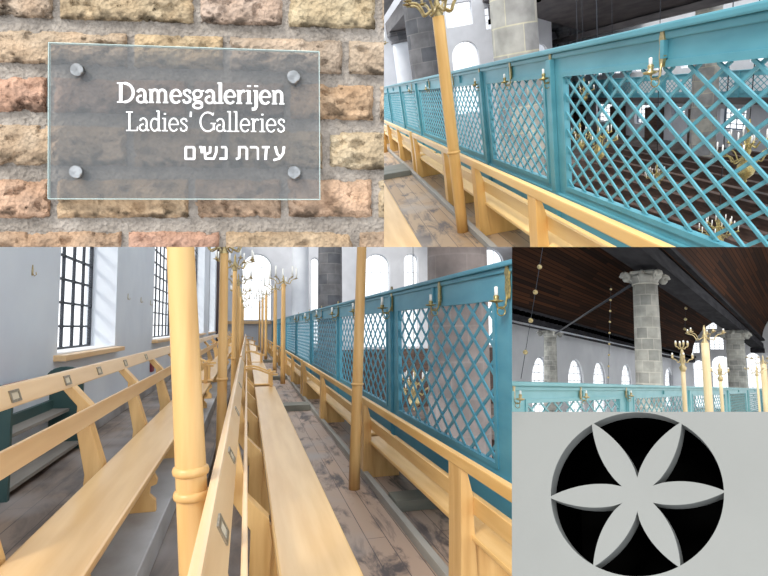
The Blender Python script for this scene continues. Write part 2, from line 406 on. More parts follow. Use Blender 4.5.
def arm_pts(h, out, drop, rise):
    pts = []
    for k in range(13):
        a = k/12
        r = out*a + .12*out*math.sin(a*2*PI)
        z = -drop*math.sin(min(a*1.25,1)*PI)*(1-a*.15) + rise*a*a
        pts.append((r, z))
    return pts
def candelabra_head(t, org, c, out, narms, mbr, candle_h=.2, tr=.008, double=False, cr=.012):
    """arms round point c (room coords)"""
    MB().lathe([(.012,-.16),(.03,-.13),(.045,-.09),(.02,-.05),(.035,0),(.015,.05),(.02,.1),(.008,.16)], c, 12).build('brass_hub', mbr, t, org)
    tiers = [(out, 0, narms)] + ([(out*.62, .16, narms)] if double else [])
    for (o_, dz, n) in tiers:
        for k in range(n):
            an = 2*PI*k/n + .3 + dz
            pts = [(c[0]+math.cos(an)*r, c[1]+math.sin(an)*r, c[2]+dz+z) for r, z in arm_pts(0, o_, .28*o_, .16*o_)]
            a = MB().tube(pts, tr, 6).build('arm', mbr, t, org)
            e = pts[-1]
            MB().lathe([(.005,0),(.04*o_/.3,.012),(.045*o_/.3,.02),(.012,.024),(.016,.05)], e, 10).build('drip_pan', mbr, a, org)
            MB().lathe([(cr,.045),(cr,.045+candle_h),(.003,.05+candle_h)], e, 8).build('candle', CANDLE, a, org)
def pole(label, group, base, top, r, headout=.3, narms=6, m=WOODUP, collar=None, head=True, double=False, brass=BRASS, lean=(0,0), taper=.8, candle_h=.2, tr=.008, cr=.012):
    x, y, z = base; h = top-z
    org = base
    t = thing('candle_pole', label, 'candelabra', org, group)
    def at(k): return (x+lean[0]*k, y+lean[1]*k, z+h*k)
    pts = [at(k/10) for k in range(11)]
    MB().tube(pts, [r*(1-(1-taper)*k/10) for k in range(11)], 24).build('pole', m, t, org)
    if collar:
        for cz in collar:
            k = (cz-z)/h; p = at(k); rr = r*(1-(1-taper)*k)
            MB().lathe([(rr*.98,-.016),(rr*1.14,-.011),(rr*1.2,0),(rr*1.14,.011),(rr*.98,.016)], p, 28).build('ring', m, t, org)
    if head:
        p = at(1)
        candelabra_head(t, org, (p[0],p[1],p[2]+.1), headout, narms, brass, double=double, candle_h=candle_h, tr=tr, cr=cr)
    return t
def sconce(label, group, sx, x, y, z, plate_z, brass=BRASSOLD, s=1.0, sgn=None, dy=.0, plate_dy=.16):
    """candle bracket on the screen; arm reaches to the viewer's side (-sx)"""
    org = (x, y, z)
    t = thing('candle_sconce', label, 'sconce', org, group)
    a = x-sx*.02
    py = y-plate_dy
    m = MB()
    m.plate([[(-.02*s,-.12*s),(.02*s,-.12*s),(.034*s,-.04*s),(.024*s,.04*s),(.036*s,.09*s),(.02*s,.14*s),(-.02*s,.14*s),(-.036*s,.09*s),(-.024*s,.04*s),(-.034*s,-.04*s)]],
            lambda u, v, w: (x-sx*(w+.0), py+u, plate_z+v), .018)
    m.build('wall_plate', brass, t, org)
    e = (x-sx*.11*s, y, z)
    pts = [(x-sx*.012, py, plate_z-.07*s),(x-sx*.03*s, py, z-.03*s),(x-sx*.06*s, py+(y-py)*.4, z-.055*s),(x-sx*.10*s, y, z-.045*s),(e[0],y,z-.005)]
    MB().tube(pts, .009*s, 6).build('arm', brass, t, org)
    ring = [(x-sx*(.07*s+.035*s*math.cos(k*PI/6)), y, z-.075*s+.035*s*math.sin(k*PI/6)) for k in range(13)]
    MB().tube(ring, .005*s, 6).build('scroll', brass, t, org)
    MB().lathe([(.01,-.01),(.055*s,0),(.06*s,.01),(.018*s,.016),(.024*s,.04),(.018*s,.05)], e, 12).build('drip_pan', brass, t, org)
    MB().lathe([(.014*s,.035*s),(.014*s,.115*s),(.003,.12*s)], e, 10).build('candle', CANDLE, t, org)
    return t
def column(name, label, x, y, z0, z1, r, m, cat='column', capital=True, capm=None, group=None, fancy=False):
    org = (x, y, z0)
    t = thing(name, label, cat, org, group)
    h = z1-z0; ch = r*1.0
    prof = [(r*1.35,0),(r*1.35,r*.4),(r*1.15,r*.6),(r*1.02,r*.8)]
    n = 14
    for k in range(n+1):
        a = k/n; prof.append((r*(1.0-.13*a*a), r*.8+(h-r*.8-(ch if capital else 0))*a))
    MB().lathe(prof, (x,y,z0), 28).build('shaft', m, t, org)
    if capital:
        zt = z1-ch; cm = capm or m
        MB().lathe([(r*.9,-.05*r),(r*.98,0),(r*.92,.08*r),(r*.95,.25*r),(r*1.12,.45*r),(r*1.15,.6*r),(r*1.05,.62*r)], (x,y,zt), 24).build('capital', cm, t, org)
        hw = .92 if fancy else 1.15
        MB().box(x-r*hw,x+r*hw,y-r*hw,y+r*hw,zt+.62*r,z1).build('abacus', cm, t, org, bevel=r*.12)
        if fancy:
            for i, j in ((-1,-1),(1,-1),(1,1),(-1,1)):
                c = (x+i*r*1.12, y+j*r*1.12, zt+.38*r)
                m_ = MB()
                pts = [(c[0]+i*.22*r*(1-k/14)*math.cos(k*.7), c[1]+j*.22*r*(1-k/14)*math.cos(k*.7), c[2]+.05*r+.36*r*(1-k/14)*math.sin(k*.7)) for k in range(12)]
                m_.tube(pts, [r*.24*(1-k*.03) for k in range(12)], 8); m_.build('volute', cm, t, org)
            for k in range(4):
                an = k*PI/2; q = (x+math.cos(an)*r*1.0, y+math.sin(an)*r*1.0, zt+.72*r)
                MB().lathe([(.02*r,-.42*r),(.2*r,-.25*r),(.26*r,0),(.16*r,.22*r),(.02*r,.34*r)], q, 8).build('leaf_boss', cm, t, org)
    return t
def glazed(n, mname, outline_boxes): pass
def window(name, fn, u0,u1,v0,v1, nu, nv, arched=True, bar=.05, t=.05, frame=.09, m=IRON, glass=True, vs=None, us=None):
    """frame, bars and a pane in an opening; fn(u,v,w) maps to room coords"""
    r = (u1-u0)/2; c = (u0+u1)/2
    def top(u):
        if not arched: return v1
        return v1-r+math.sqrt(max(0, r*r-(u-c)**2))
    outer = arch(u0,u1,v0,v1) if arched else rect(u0,u1,v0,v1)
    f = frame; inner = arch(u0+f,u1-f,v0+f,v1-f) if arched else rect(u0+f,u1-f,v0+f,v1-f)
    o = MB().plate([outer, inner], fn, t).build(name, m); o['kind'] = 'structure'
    b = MB()
    for i in (range(1,nu) if us is None else us):
        u = u0+(u1-u0)*i/nu; b.plate([rect(u-bar/2,u+bar/2,v0+f,top(u)-f*.5)], fn, t*.8)
    for j in (range(1,nv) if vs is None else vs):
        v = v0+(v1-v0)*j/nv
        w = r if v < v1-r or not arched else math.sqrt(max(0, r*r-(v-(v1-r))**2))
        if w > .2*r: b.plate([rect(c-w+f*.6,c+w-f*.6,v-bar/2,v+bar/2)], fn, t*.8)
    b.build('glazing_bar', m, o)
    if glass:
        g = lambda u, v, w: fn(u, v, w+t*.4)
        MB().plate([arch(u0+f*.5,u1-f*.5,v0+f*.5,v1-f*.5) if arched else rect(u0+f*.5,u1-f*.5,v0+f*.5,v1-f*.5)], g, .01).build('glass', PANE, o)
    return o
#PART2
# ================================================================== picture 1: brick wall with glass sign
setroom(MC, 1)
BD = .80
def fnb(px, py, w):
    d = BD-w; return ((px-384)/F*d, -(py-288)/F*d, -d)
def lerp(a, b, k): return a+(b-a)*k
rows = [((-22,18),(-8,31)), ((29,64),(41,76)), ((75.5,112),(85,122)), ((123.5,166),(132,171)), ((178.5,219),(178.5,218)), ((230.5,270),(231,270))]
joints = [[-45,56.5,197,285.5,378.5,470], [-40,131,226.5,345.5,440], [-60,50.5,190.5,287,376.5,470], [-45,130.5,226,326,430], [-60,53.5,192,284.5,375,460], [-45,125,222.5,356,440]]
tints = [[(176,160,138),(198,182,142),(192,172,156),(198,188,148),(190,178,156)],
         [(196,176,146),(204,184,140),(190,176,156),(186,174,152)],
         [(202,156,132),(176,146,128),(160,142,132),(198,166,128),(190,172,146)],
         [(188,168,138),(168,150,124),(172,158,128),(200,188,152)],
         [(202,162,132),(186,160,122),(180,154,128),(200,166,136),(198,186,150)],
         [(196,164,132),(198,150,128),(194,172,136),(186,162,134)]]
def grid(m, cols, x0, x1, yt, yb, hf, tf, step=2.2, edge=True):
    nx = max(2, int((x1-x0)/step)); ny = max(2, int((yb(x0)-yt(x0))/step)); vs = []; fs = []
    for j in range(ny+1):
        for i in range(nx+1):
            u, v = i/nx, j/ny; px = lerp(x0,x1,u); py = lerp(yt(px), yb(px), v)
            if edge:
                q = noise.noise((px*.09, py*.09, 3.1))*1.6 + noise.noise((px*.3, py*.3, 9.1))*.8
                if 0 < 1: px += q*(1 if i in (0,nx) else .3)*(1 if i == 0 else -1); py += q*(1 if j in (0,ny) else .3)
            px = min(px, 384.0); py = min(py, 247.0)
            vs.append(fnb(px, py, hf(u, v, px, py))); cols.append(tf(u, v, px, py))
    for j in range(ny):
        for i in range(nx):
            a = j*(nx+1)+i; fs.append((a, a+nx+1, a+nx+2, a+1))
    m.add(vs, fs, True)
m = MB(); cols = []
def soil(px, py, s): return max(0, noise.fractal((px*.045+s, py*.07, s), 1, 2, 4))
def mortar_h(u, v, px, py): return -.001 + .0016*noise.noise((px*.25, py*.25, 0)) + .0018*noise.noise((px*.7, py*.7, 4))
grid(m, cols, -45, 384, lambda x: -40, lambda x: 247, mortar_h, lambda u, v, px, py: tuple(c*(.92+.16*noise.noise((px*.1,py*.1,7))) for c in lin3((156,148,140))[:3]), 1.9, False)
for r, ((lt, lb), (rt, rb)) in enumerate(rows):
    for i in range(len(joints[r])-1):
        x0 = joints[r][i]+2.6; x1 = joints[r][i+1]-2.6
        if x0 > 383: continue
        tint = lin3(tuple(.52*a_+.42*b_ for a_, b_ in zip(tints[r][i], (178,152,134)))); sd = r*7.3+i*3.1
        wear = .55+.9*random.random()
        def hf(u, v, px, py, sd=sd, wear=wear, nxp=(x1-x0)):
            e = min(u*nxp/5, (1-u)*nxp/5, v*7, (1-v)*7, 1)
            base = -.005 + .0150*math.sqrt(max(0, e))
            chip = max(0, noise.fractal((px*.05+sd, py*.08, sd), 1, 2, 4)-.16)*.03*wear
            return base*(1 if e > .05 else 1) + .0014*noise.noise((px*.18, py*.24, sd)) + .0016*noise.noise((px*.45, py*.55, sd)) + .0012*noise.noise((px*.9, py*1.1, sd)) - min(chip, .008)
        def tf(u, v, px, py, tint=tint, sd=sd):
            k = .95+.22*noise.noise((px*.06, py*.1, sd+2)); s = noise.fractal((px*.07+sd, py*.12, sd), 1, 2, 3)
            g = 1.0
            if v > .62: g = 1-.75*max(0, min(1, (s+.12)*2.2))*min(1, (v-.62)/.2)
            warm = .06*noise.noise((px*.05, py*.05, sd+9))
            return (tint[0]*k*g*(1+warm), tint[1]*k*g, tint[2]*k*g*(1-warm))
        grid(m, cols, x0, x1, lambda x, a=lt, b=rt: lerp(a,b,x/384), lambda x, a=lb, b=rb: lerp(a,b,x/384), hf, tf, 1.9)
# body of the wall behind the face; its cut sides stay inside the face's outline
P_ = [fnb(-45,-40,-.002), fnb(383.8,-40,-.002), fnb(383.8,246.8,-.002), fnb(-45,246.8,-.002), fnb(-45,-40,-.06), fnb(383.6,-40,-.06), fnb(383.6,246.6,-.06), fnb(-45,246.6,-.06)]
m.hexa(P_); cols += [lin3((150,142,132))[:3]]*8
wb = m.build('wall_brick', BRICK, recalc=False)
wb['kind'] = 'structure'
ca = wb.data.color_attributes.new('tint', 'FLOAT_COLOR', 'POINT')
for i, c in enumerate(cols): ca.data[i].color = (*c, 1)

# sign
org = fnb(185, 125, .02)
sg = thing('glass_sign', 'frosted glass sign plate with white lettering fixed to the brick wall by four steel studs', 'sign', org)
sq = [(49.5,43.2),(319.3,52.2),(320,199.6),(49,199)]
def sgn(px, py, w): return fnb(px, py, .018+w)
MB().hexa([sgn(*p, 0) for p in sq]+[sgn(*p, .005) for p in sq]).build('glass_plate', FROST, sg, org)
for a, b in ((0,1),(1,2),(2,3),(3,0)):
    p, q = sq[a], sq[b]
    MB().bar(sgn(*p, .0026), sgn(*q, .0026), .0009, .0054, up=(0,0,1)).build('polished_edge', GLASSEDGE, sg, org)
for (px, py) in ((77,70),(293.5,77),(76,172),(294,172.5)):
    c = fnb(px, py, 0); r = 6.6/F*(BD-.027)
    k = MB()
    def ly(prof, c=c): 
        vs = []; fs = []; n = 28
        for (rr, w) in prof:
            for j in range(n): vs.append((c[0]+rr*math.cos(2*PI*j/n), c[1]+rr*math.sin(2*PI*j/n), -BD+w))
        for i in range(len(prof)-1):
            for j in range(n): fs.append((i*n+j, i*n+(j+1)%n, (i+1)*n+(j+1)%n, (i+1)*n+j))
        fs.append([len(vs)-n+j for j in range(n)]); return vs, fs
    c = fnb(px, py, .027)
    vs, fs = ly([(r*.75,-.001),(r*.75,.018),(r*.75,.0235),(r,.0235),(r,.0285),(r*.9,.0297),(r*.12,.0297),(r*.1,.0302)], c)
    k.add(vs, fs, False).build('steel_stud', STEEL, sg, org)

# lettering: strokes in unit space, cap height 1
def arcp(cx, cy, rx, ry, a0, a1, n=14): return [(cx+rx*math.cos(math.radians(a0+(a1-a0)*k/n)), cy+ry*math.sin(math.radians(a0+(a1-a0)*k/n))) for k in range(n+1)]
X = .68
def sf(x, y, w=.15): return ([(x-w,y),(x+w,y)], 't')
G = {
 'D': (.86, [([(.17,0),(.17,1)],'T'), ([(.0,.02),(.34,.02)],'t'), ([(.0,.98),(.34,.98)],'t'), (arcp(.32,.5,.42,.48,90,-90),'M')]),
 'a': (.56, [(arcp(.24,.46,.17,.2,160,0,8)+[(.41,.1),(.47,.03),(.54,.05)],'M'), (arcp(.23,.18,.17,.17,80,400),'m')]),
 'm': (.98, [([(.14,0),(.14,X)],'T'), ([(.02,X-.02),(.14,X-.02)],'t'), sf(.14,.02,.12), (arcp(.3,.46,.16,.2,150,0,8)+[(.46,0)],'M'), sf(.46,.02,.1), (arcp(.63,.46,.16,.2,150,0,8)+[(.79,0)],'M'), sf(.79,.02,.12)]),
 'e': (.56, [(arcp(.28,.34,.22,.33,0,320,20),'m'), ([(.07,.35),(.5,.35)],'t'), (arcp(.28,.34,.22,.33,120,250,10),'T')]),
 's': (.46, [([(.37,.5),(.34,.62),(.22,.67),(.1,.6),(.09,.5),(.16,.41),(.3,.32),(.37,.22),(.35,.08),(.22,.01),(.1,.05),(.06,.18)],'m')]),
 'g': (.56, [(arcp(.24,.47,.18,.19,0,360),'m'), ([(.13,.3),(.08,.2),(.16,.12),(.36,.08),(.46,-.02)],'m'), (arcp(.25,-.12,.2,.14,0,360),'m'), ([(.36,.6),(.54,.64)],'t')]),
 'l': (.32, [([(.16,0),(.16,1.06)],'T'), ([(.03,1.03),(.16,1.05)],'t'), sf(.16,.02,.14)]),
 'r': (.42, [([(.14,0),(.14,X)],'T'), ([(.02,X-.02),(.14,X-.02)],'t'), sf(.14,.02,.13), ([(.16,.45),(.24,.62),(.32,.66),(.4,.6)],'m')]),
 'i': (.32, [([(.16,0),(.16,X)],'T'), ([(.03,X-.02),(.16,X-.02)],'t'), sf(.16,.02,.14), ([(.16,.86),(.16,.94)],'D')]),
 'j': (.3, [([(.17,X),(.17,-.12),(.11,-.26),(-.03,-.27)],'T'), ([(.04,X-.02),(.17,X-.02)],'t'), ([(.17,.86),(.17,.94)],'D')]),
 'n': (.64, [([(.14,0),(.14,X)],'T'), ([(.02,X-.02),(.14,X-.02)],'t'), sf(.14,.02,.12), (arcp(.31,.46,.16,.2,150,0,8)+[(.47,0)],'M'), sf(.47,.02,.12)]),
 'L': (.62, [([(.17,0),(.17,1)],'T'), ([(.0,.02),(.56,.02)],'t'), ([(.0,.98),(.34,.98)],'t'), ([(.56,.0),(.58,.22)],'t')]),
 'd': (.6, [([(.45,0),(.45,1.06)],'T'), ([(.33,1.03),(.45,1.05)],'t'), ([(.45,.02),(.57,.03)],'t'), (arcp(.25,.33,.19,.32,50,320,18),'M')]),
 "'": (.22, [([(.1,.75),(.12,1.02)],'T')]),
 'G': (.82, [(arcp(.44,.5,.37,.49,45,330,24),'M'), ([(.74,.42),(.74,.08)],'T'), ([(.58,.42),(.84,.42)],'t'), ([(.7,.84),(.72,.98)],'t')]),
 ' ': (.3, []),
}
H = {  # seven Hebrew letter shapes, height .74, drawn on their own boxes
 'ayin': [([(.1,.72),(.2,.3),(.38,.12)],'M'), ([(.5,.72),(.46,.35),(.3,.08),(.02,-.02)],'M')],
 'zayin': [([(.0,.68),(.34,.68)],'M'), ([(.2,.68),(.16,0)],'M')],
 'resh': [([(.0,.68),(.36,.68),(.46,.6),(.47,0)],'M')],
 'tav': [([(.1,.68),(.44,.68),(.52,.58),(.52,0)],'M'), ([(.16,.68),(.15,.1),(.0,.04)],'M')],
 'nun': [([(.08,.68),(.28,.68),(.32,.6),(.32,.06),(.0,.06)],'M')],
 'shin': [([(.03,.72),(.1,.06),(.5,.06),(.62,.4),(.63,.72)],'M'), ([(.33,.72),(.32,.4),(.14,.3)],'M')],
 'yod': [([(.06,.68),(.18,.68),(.19,.36)],'M')],
 'mem': [([(.06,.68),(.42,.68),(.46,.62),(.46,.05),(.08,.05),(.08,.68)],'M')],
}
def glyph(m, strokes, fx, wd):
    for pts, k in strokes:
        w = wd[k]
        for i in range(len(pts)-1):
            a = Vector((*pts[i],0)); b = Vector((*pts[i+1],0)); d = b-a
            if d.length < 1e-5: continue
            d.normalize(); n = Vector((-d.y, d.x, 0))*w/2; e = d*(w*.18)
            a2 = a-(e if i else e*0); b2 = b+(e if i < len(pts)-2 else e*0)
            q = [a2-n, b2-n, b2+n, a2+n]
            vs = [fx(p.x, p.y, 0) for p in q]+[fx(p.x, p.y, .0006) for p in q]
            m.add(vs, [(0,3,2,1),(4,5,6,7),(0,1,5,4),(1,2,6,5),(2,3,7,6),(3,0,4,7)])
def text(s, x0, x1, yb, hcap, wd, name, slope=0):
    tot = sum(G[c][0] for c in s); k = (x1-x0)/tot; m = MB(); cx = 0
    for c in s:
        glyph(m, G[c][1], lambda u, v, w, cx=cx: sgn(x0+(cx+u)*k, yb+slope*(x0+(cx+u)*k-x0)-v*hcap, .0052+w), wd)
        cx += G[c][0]
    m.build(name, LETTER, sg, org)
text('Damesgalerijen', 117, 285.5, 102.3, 19.6, {'T':.15,'M':.135,'m':.11,'t':.07,'D':.17}, 'dutch_lettering', .011)
text("Ladies' Galleries", 126, 286, 130.8, 19.2, {'T':.095,'M':.085,'m':.075,'t':.055,'D':.11}, 'english_lettering', .008)
m = MB()
for nme, x0, x1 in (('mem',184,195),('yod',198,202.5),('shin',203.5,217),('nun',219.5,227),('tav',236,247.5),('resh',250,258.5),('zayin',262,269.5),('ayin',273,284.5)):
    wmax = {'mem':.5,'yod':.22,'shin':.66,'nun':.36,'tav':.55,'resh':.5,'zayin':.34,'ayin':.52}[nme]
    k = (x1-x0)/wmax
    glyph(m, H[nme], lambda u, v, w, x0=x0, k=k: sgn(x0+u*k, 159.8-v*18.6, .0052+w), {'M':.115})
m.build('hebrew_lettering', LETTER, sg, org)

# ================================================================== picture 5: pierced rosette panel
setroom(MC, 5)
s_ = ray(638,492).normalized(); en = -s_
er = Vector((0,1,0)).cross(en).normalized(); eu = en.cross(er)
n5 = (en - .26*er + .24*eu).normalized()
c5 = s_*1.0
def fn5(px, py, w):
    d = ray(px, py); k = c5.dot(n5)/d.dot(n5); return tuple(d*k - n5*w)
CX, CY, RX, RY = 637.4, 494.4, 86.6, 82.1
def pol(r, a): return (CX+RX*r*math.cos(math.radians(a)), CY-RY*r*math.sin(math.radians(a)))
tips = [2,60,121,182,240,299]
holes = []
def petal_side(a, side, n=12):
    """from the tip of petal a down to the hub along one side"""
    pts = []
    for k in range(n+1):
        r = 1-.775*k/n
        q = (r-.225)/.775
        half = .135*math.sin(min(1, (1-q)*1.0)*PI*.62)**.85 if q < 1 else 0
        half = .012+.132*math.sin(PI*(1-q)**.9*.69)
        x, y = r, side*half
        ca, sa = math.cos(math.radians(a)), math.sin(math.radians(a))
        pts.append((CX+RX*(x*ca-y*sa), CY-RY*(x*sa+y*ca)))
    return pts
for i in range(6):
    a0 = tips[i]; a1 = tips[(i+1)%6]+(360 if i == 5 else 0)
    lp = petal_side(a0, 1)                      # tip a0 -> hub
    lp = lp[:-1]+[pol(.205, (a0+a1)/2)]
    lp += petal_side(a1, -1)[::-1][1:]          # hub -> tip a1
    lp += [pol(1, (a1-1.2)-(a1-a0-2.4)*k/14) for k in range(1,14)]
    holes.append(lp)
o5 = fn5(640, 492, 0)
pp = thing('pierced_panel', 'white painted panel pierced by a six-petal rosette in a round opening', 'panel', o5)
MB().plate([[(511.9,411.8),(800,411.8),(800,610),(511.9,610)]]+holes, lambda u, v, w: fn5(u, v, w), .025).build('rosette_board', BOARD5, pp, o5)
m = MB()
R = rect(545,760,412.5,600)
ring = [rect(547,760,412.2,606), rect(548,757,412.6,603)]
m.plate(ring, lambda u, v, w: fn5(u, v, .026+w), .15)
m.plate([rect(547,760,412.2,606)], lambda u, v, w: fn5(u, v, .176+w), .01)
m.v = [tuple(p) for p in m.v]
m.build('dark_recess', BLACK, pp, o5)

# ================================================================== picture 3: gallery with benches
setroom(M3, 3)
# left wall with window openings (u = along y, v = height)
LW = -2.1
fl = lambda u, v, w: (LW-w, u, v)
wins = [(6.75,9.45,-.30,4.6),(13.0,18.3,-.28,5.6),(22.0,27.5,-.28,6.6),(31.0,36.5,-.28,7.4)]
m = MB(); m.plate([rect(1.2,45,-1.9,9)]+[rect(a,b,c,d) for a,b,c,d in wins], fl, .45)
struct('wall_left', m, PLASTER)
for i, (a,b,c,d) in enumerate(wins):
    window('window_%d' % (i+1), lambda u, v, w: (LW-.36-w, u, v), a,b,c,d, 6 if i == 0 else 8, [15,17,19,21][i], arched=False, bar=.03, frame=.04)
    m = MB().box(LW-.36,LW+.0,a,b,c-.001,c+.012); struct('trim_%d' % (i*2+1), m, REVEAL)
    m = MB().box(LW-.1,LW+.13,a-.12,b+.12,c-.075,c-.005); struct('trim_%d' % (i*2+2), m, WOODRAIL, .01)
struct('baseboard_left', MB().box(LW,LW+.33,6.4,45,-1.25,-1.12), FLOORGREY, .01)
struct('floor_left', MB().box(LW-.45,-.30,1.2,45,-1.70,-1.25), FLOOR3L)
struct('trim_14', MB().box(-1.02,-.46,.9,38,-1.25,-1.1), FLOORGREY, .008)
struct('floor_middle', MB().box(-.30,.48,1.2,45,-1.85,-1.5), FLOOR3L)
struct('floor_right', MB().box(.48,1.99,1.2,45,-1.85,-1.72), FLOOR3)
struct('trim_9', MB().box(1.29,1.35,1.2,45,-1.72,-1.64), KERB, .006)
for i, y in enumerate((11.0, 17.5, 26)): tag(MB().box(.48,1.28,y-.12,y+.35,-1.72,-1.60).build('floor_joist', JOIST, origin=(0,0,0), bevel=.008), ['grey raised timber across the aisle floor beside the long bench end','grey raised timber across the aisle floor by the second pair of poles','grey raised timber farthest along the aisle floor'][i], 'timber')
tag(MB().box(1.36,1.98,4.75,5.05,-1.72,-1.62).build('floor_joist', JOIST, bevel=.008), 'greenish timber lying under the front aisle-side bench in the long gallery', 'timber')
# end wall
fe = lambda u, v, w: (u, 45+w, v)
ew = [(-.5,2.0,.55,6.2),(10.0,12.4,-1.9,6.5),(13.75,15.1,-1.9,6.6),(21.1,23.7,-1.9,7.3),(5.3,6.0,-1.5,6.0)]
m = MB(); m.plate([rect(-2.6,30,-7.2,12)]+[arch(*e) for e in ew], fe, .5); struct('wall_far', m, PLASTER2)
for i, e in enumerate(ew):
    window('window_%d' % (i+5), lambda u, v, w: (u, 45.3+w, v), *e, 3, 5, bar=.03, frame=.05, m=PALEIRON)
struct('trim_10', MB().box(-2.1,.3+2,44.7,44.99,.25,.5), WOODRAIL)
tag(MB().box(-2.5,-1.75,38,43,-1.5,9).build('wall_pier', BROWNPIER, origin=(-2.1,40.5,-1.5)), 'dark brown pier at the left end of the long gallery', 'pier')
struct('floor_hall_long', MB().box(2.1,30,4,45,-7.4,-7.2), HALLFLOOR)
struct('trim_15', MB().box(2.2,29,44.7,44.98,-7.2,-2.05), DARKWOOD)
# columns
column('stone_column', 'broad brown-grey stone column behind the nearest blue lattice panel', 4.75, 11.3, -7.2, 9, .72, STONE3, capital=False)
column('stone_column', 'dark stone column far down the hall behind the blue screen', 4.65, 30, -7.2, 12, .72, STONED, capital=False)
column('pale_column', 'smooth pale column beside the dark stone column at the far wall', 3.9, 40, -7.2, 12, .68, STONEPALE, capital=False)
# screen
screen('long blue-teal lattice screen running down the right of the long gallery', 1, 2.0,
       [(4.0,6.82),(7.47,11.4),(11.95,16.5),(17.1,21.8),(22.4,27.9),(28.6,34),(34.7,41)], -1.72, .51, -1.13, .205, TEAL3, .33, .235, .032, .3, ext=(1.9,44.9))
# benches
SL = (WOOD, WOODUP, WOODPALE, WOODRAIL); SM = (WOOD, WOODUP, WOODMID, WOODRAIL)
lb = [(.95,8.0,'long wooden bench in the left foreground below the barred window'), (8.5,16.2,'second wooden bench along the left wall, partly behind the big pole'), (16.6,25,'third wooden bench along the left wall'), (25.4,34,'fourth wooden bench along the left wall near the dark pier')]
for i, (a, b, lab) in enumerate(lb):
    sup = [2.12,3.48,4.82,6.2,7.6] if i == 0 else [a+.1, a+2.6, a+5.1, b-.1]
    bench(lab, 'benches along the left wall', a, b, -1.1, (-1.045,-1.01,-.345,-.25), (-.885,-.87,-.56,-.455), (-.80,-.50,-.80), sup, SL, arms=(a+.05,b-.05) if i else (b-.05,), plates=(2.68,3.38,4.05,4.86,5.8) if i == 0 else ())
mb_ = [(1.05,9.1,'long bench in the middle of the long gallery, its seat running to the bottom edge'), (9.55,15.2,'middle-row bench just past the two curved armrests'), (15.6,22,'third bench of the middle row'), (22.4,30,'fourth bench of the middle row'), (30.4,40,'farthest bench of the middle row below the arched end window')]
for i, (a, b, lab) in enumerate(mb_):
    sup = [1.35,2.9,4.4,6.0,7.5,9.0] if i == 0 else [a+.1, (a+b)/2, b-.1]
    bench(lab, 'benches of the middle row', a, b, -1.5, (-.113,-.083,-.60,-.50), (-.01,.012,-.86,-.75), (.135,.47,-1.0), sup, SM, slant=.048, arms=(a+.06,b-.06) if i else (b-.06,), plates=(1.53,2.38,3.6,5.2) if i == 0 else ())
rb = [(.95,6.1,'nearest aisle-side bench beside the blue lattice screen, cut off at right'), (6.3,12.75,'second aisle-side bench, starting behind the thin pole, beside the blue screen'), (12.95,19,'third aisle-side bench beside the blue screen'), (19.2,26,'fourth aisle-side bench beside the blue screen'), (26.2,34,'fifth aisle-side bench beside the blue screen'), (34.2,42,'farthest aisle-side bench beside the blue screen')]
for i, (a, b, lab) in enumerate(rb):
    sup = [[3.2,6.0],[6.45,9.5,12.65]][i] if i < 2 else [a+.1,(a+b)/2,b-.1]
    bench(lab, 'benches beside the blue screen', a, b, -1.72, (1.30,1.345,-.895,-.82), (1.385,1.41,-1.18,-1.07), (1.37,1.74,-1.30), sup, (WOOD,WOODUP,WOOD,WOOD), slant=.0, support_w=.21, upright=True)
# poles
pole('thick pale wooden pole with two turned rings between the left and middle benches', None, (-.108,1.86,-1.5), 1.3, .055, .3, 6, WOODUP, collar=(-.47,-.548), lean=(-.178,0), taper=.70)
lp = [(5.3,.72,'wooden candle pole just right of the thick pole, brass arms at its head'),(8.7,.92,'second wooden candle pole behind the thick pole, with brass arms'),(12.2,.95,'third pole of the left row of candle poles'),(16.5,.95,'fourth pole of the left row of candle poles'),(22,1.0,'fifth pole of the left row of candle poles'),(29,1.0,'last pole of the left row before the end window')]
for y, zt, lab in lp: pole(lab, 'candle poles of the left row', (-.225 if y < 6 else -.2,y,-1.5), zt, .05 if y < 6 else .042, .3, 8, WOODUP, collar=(-.5,) if y < 9 else None, taper=.8, candle_h=.12)
rp = [(1.12,5.55,1.45,.06,'thin wooden pole standing free at the aisle edge before the near screen panel'),(1.07,16.2,1.32,.075,'candle pole with three tall candles left of the thin foreground pole'),(1.03,20.2,1.40,.075,'candle pole just behind the one with three tall candles'),(.98,28.5,1.7,.08,'third candle pole back in the right row'),(.95,34,1.8,.08,'fourth candle pole back in the right row'),(.9,40,1.9,.08,'farthest candle pole in the right row')]
for x, y, zt, r, lab in rp: pole(lab, 'candle poles of the right row', (x,y,-1.72), zt, r, .42, 5, WOODUP, collar=(-.62,) if y < 6 else None, taper=.85, candle_h=.3, tr=.014, cr=.028, lean=(.11,0) if y < 6 else (0,0))
# sconces
for (y, z, pz, lab) in [(3.70,.185,.33,'brass candle bracket at the right edge of the nearest blue panel'),(5.2,.215,.335,'brass candle bracket in the middle of the nearest blue header'),(7.1,.25,.37,'candle bracket on the post between the first two blue panels'),
        (9.2,.26,.36,'candle bracket over the second blue lattice panel, beside the thin pole'),(11.6,.27,.38,'candle bracket on the post past the second blue panel'),(14.3,.28,.38,'candle bracket over the third blue lattice panel'),(17.2,.28,.38,'candle bracket past the third blue lattice panel'),(21,.28,.38,'smallest candle bracket visible down the blue screen')]:
    sconce(lab, 'candle brackets on the blue screen', 1, 1.99, y, z, pz, s=1.0+(y > 6)*.35, plate_dy=0)
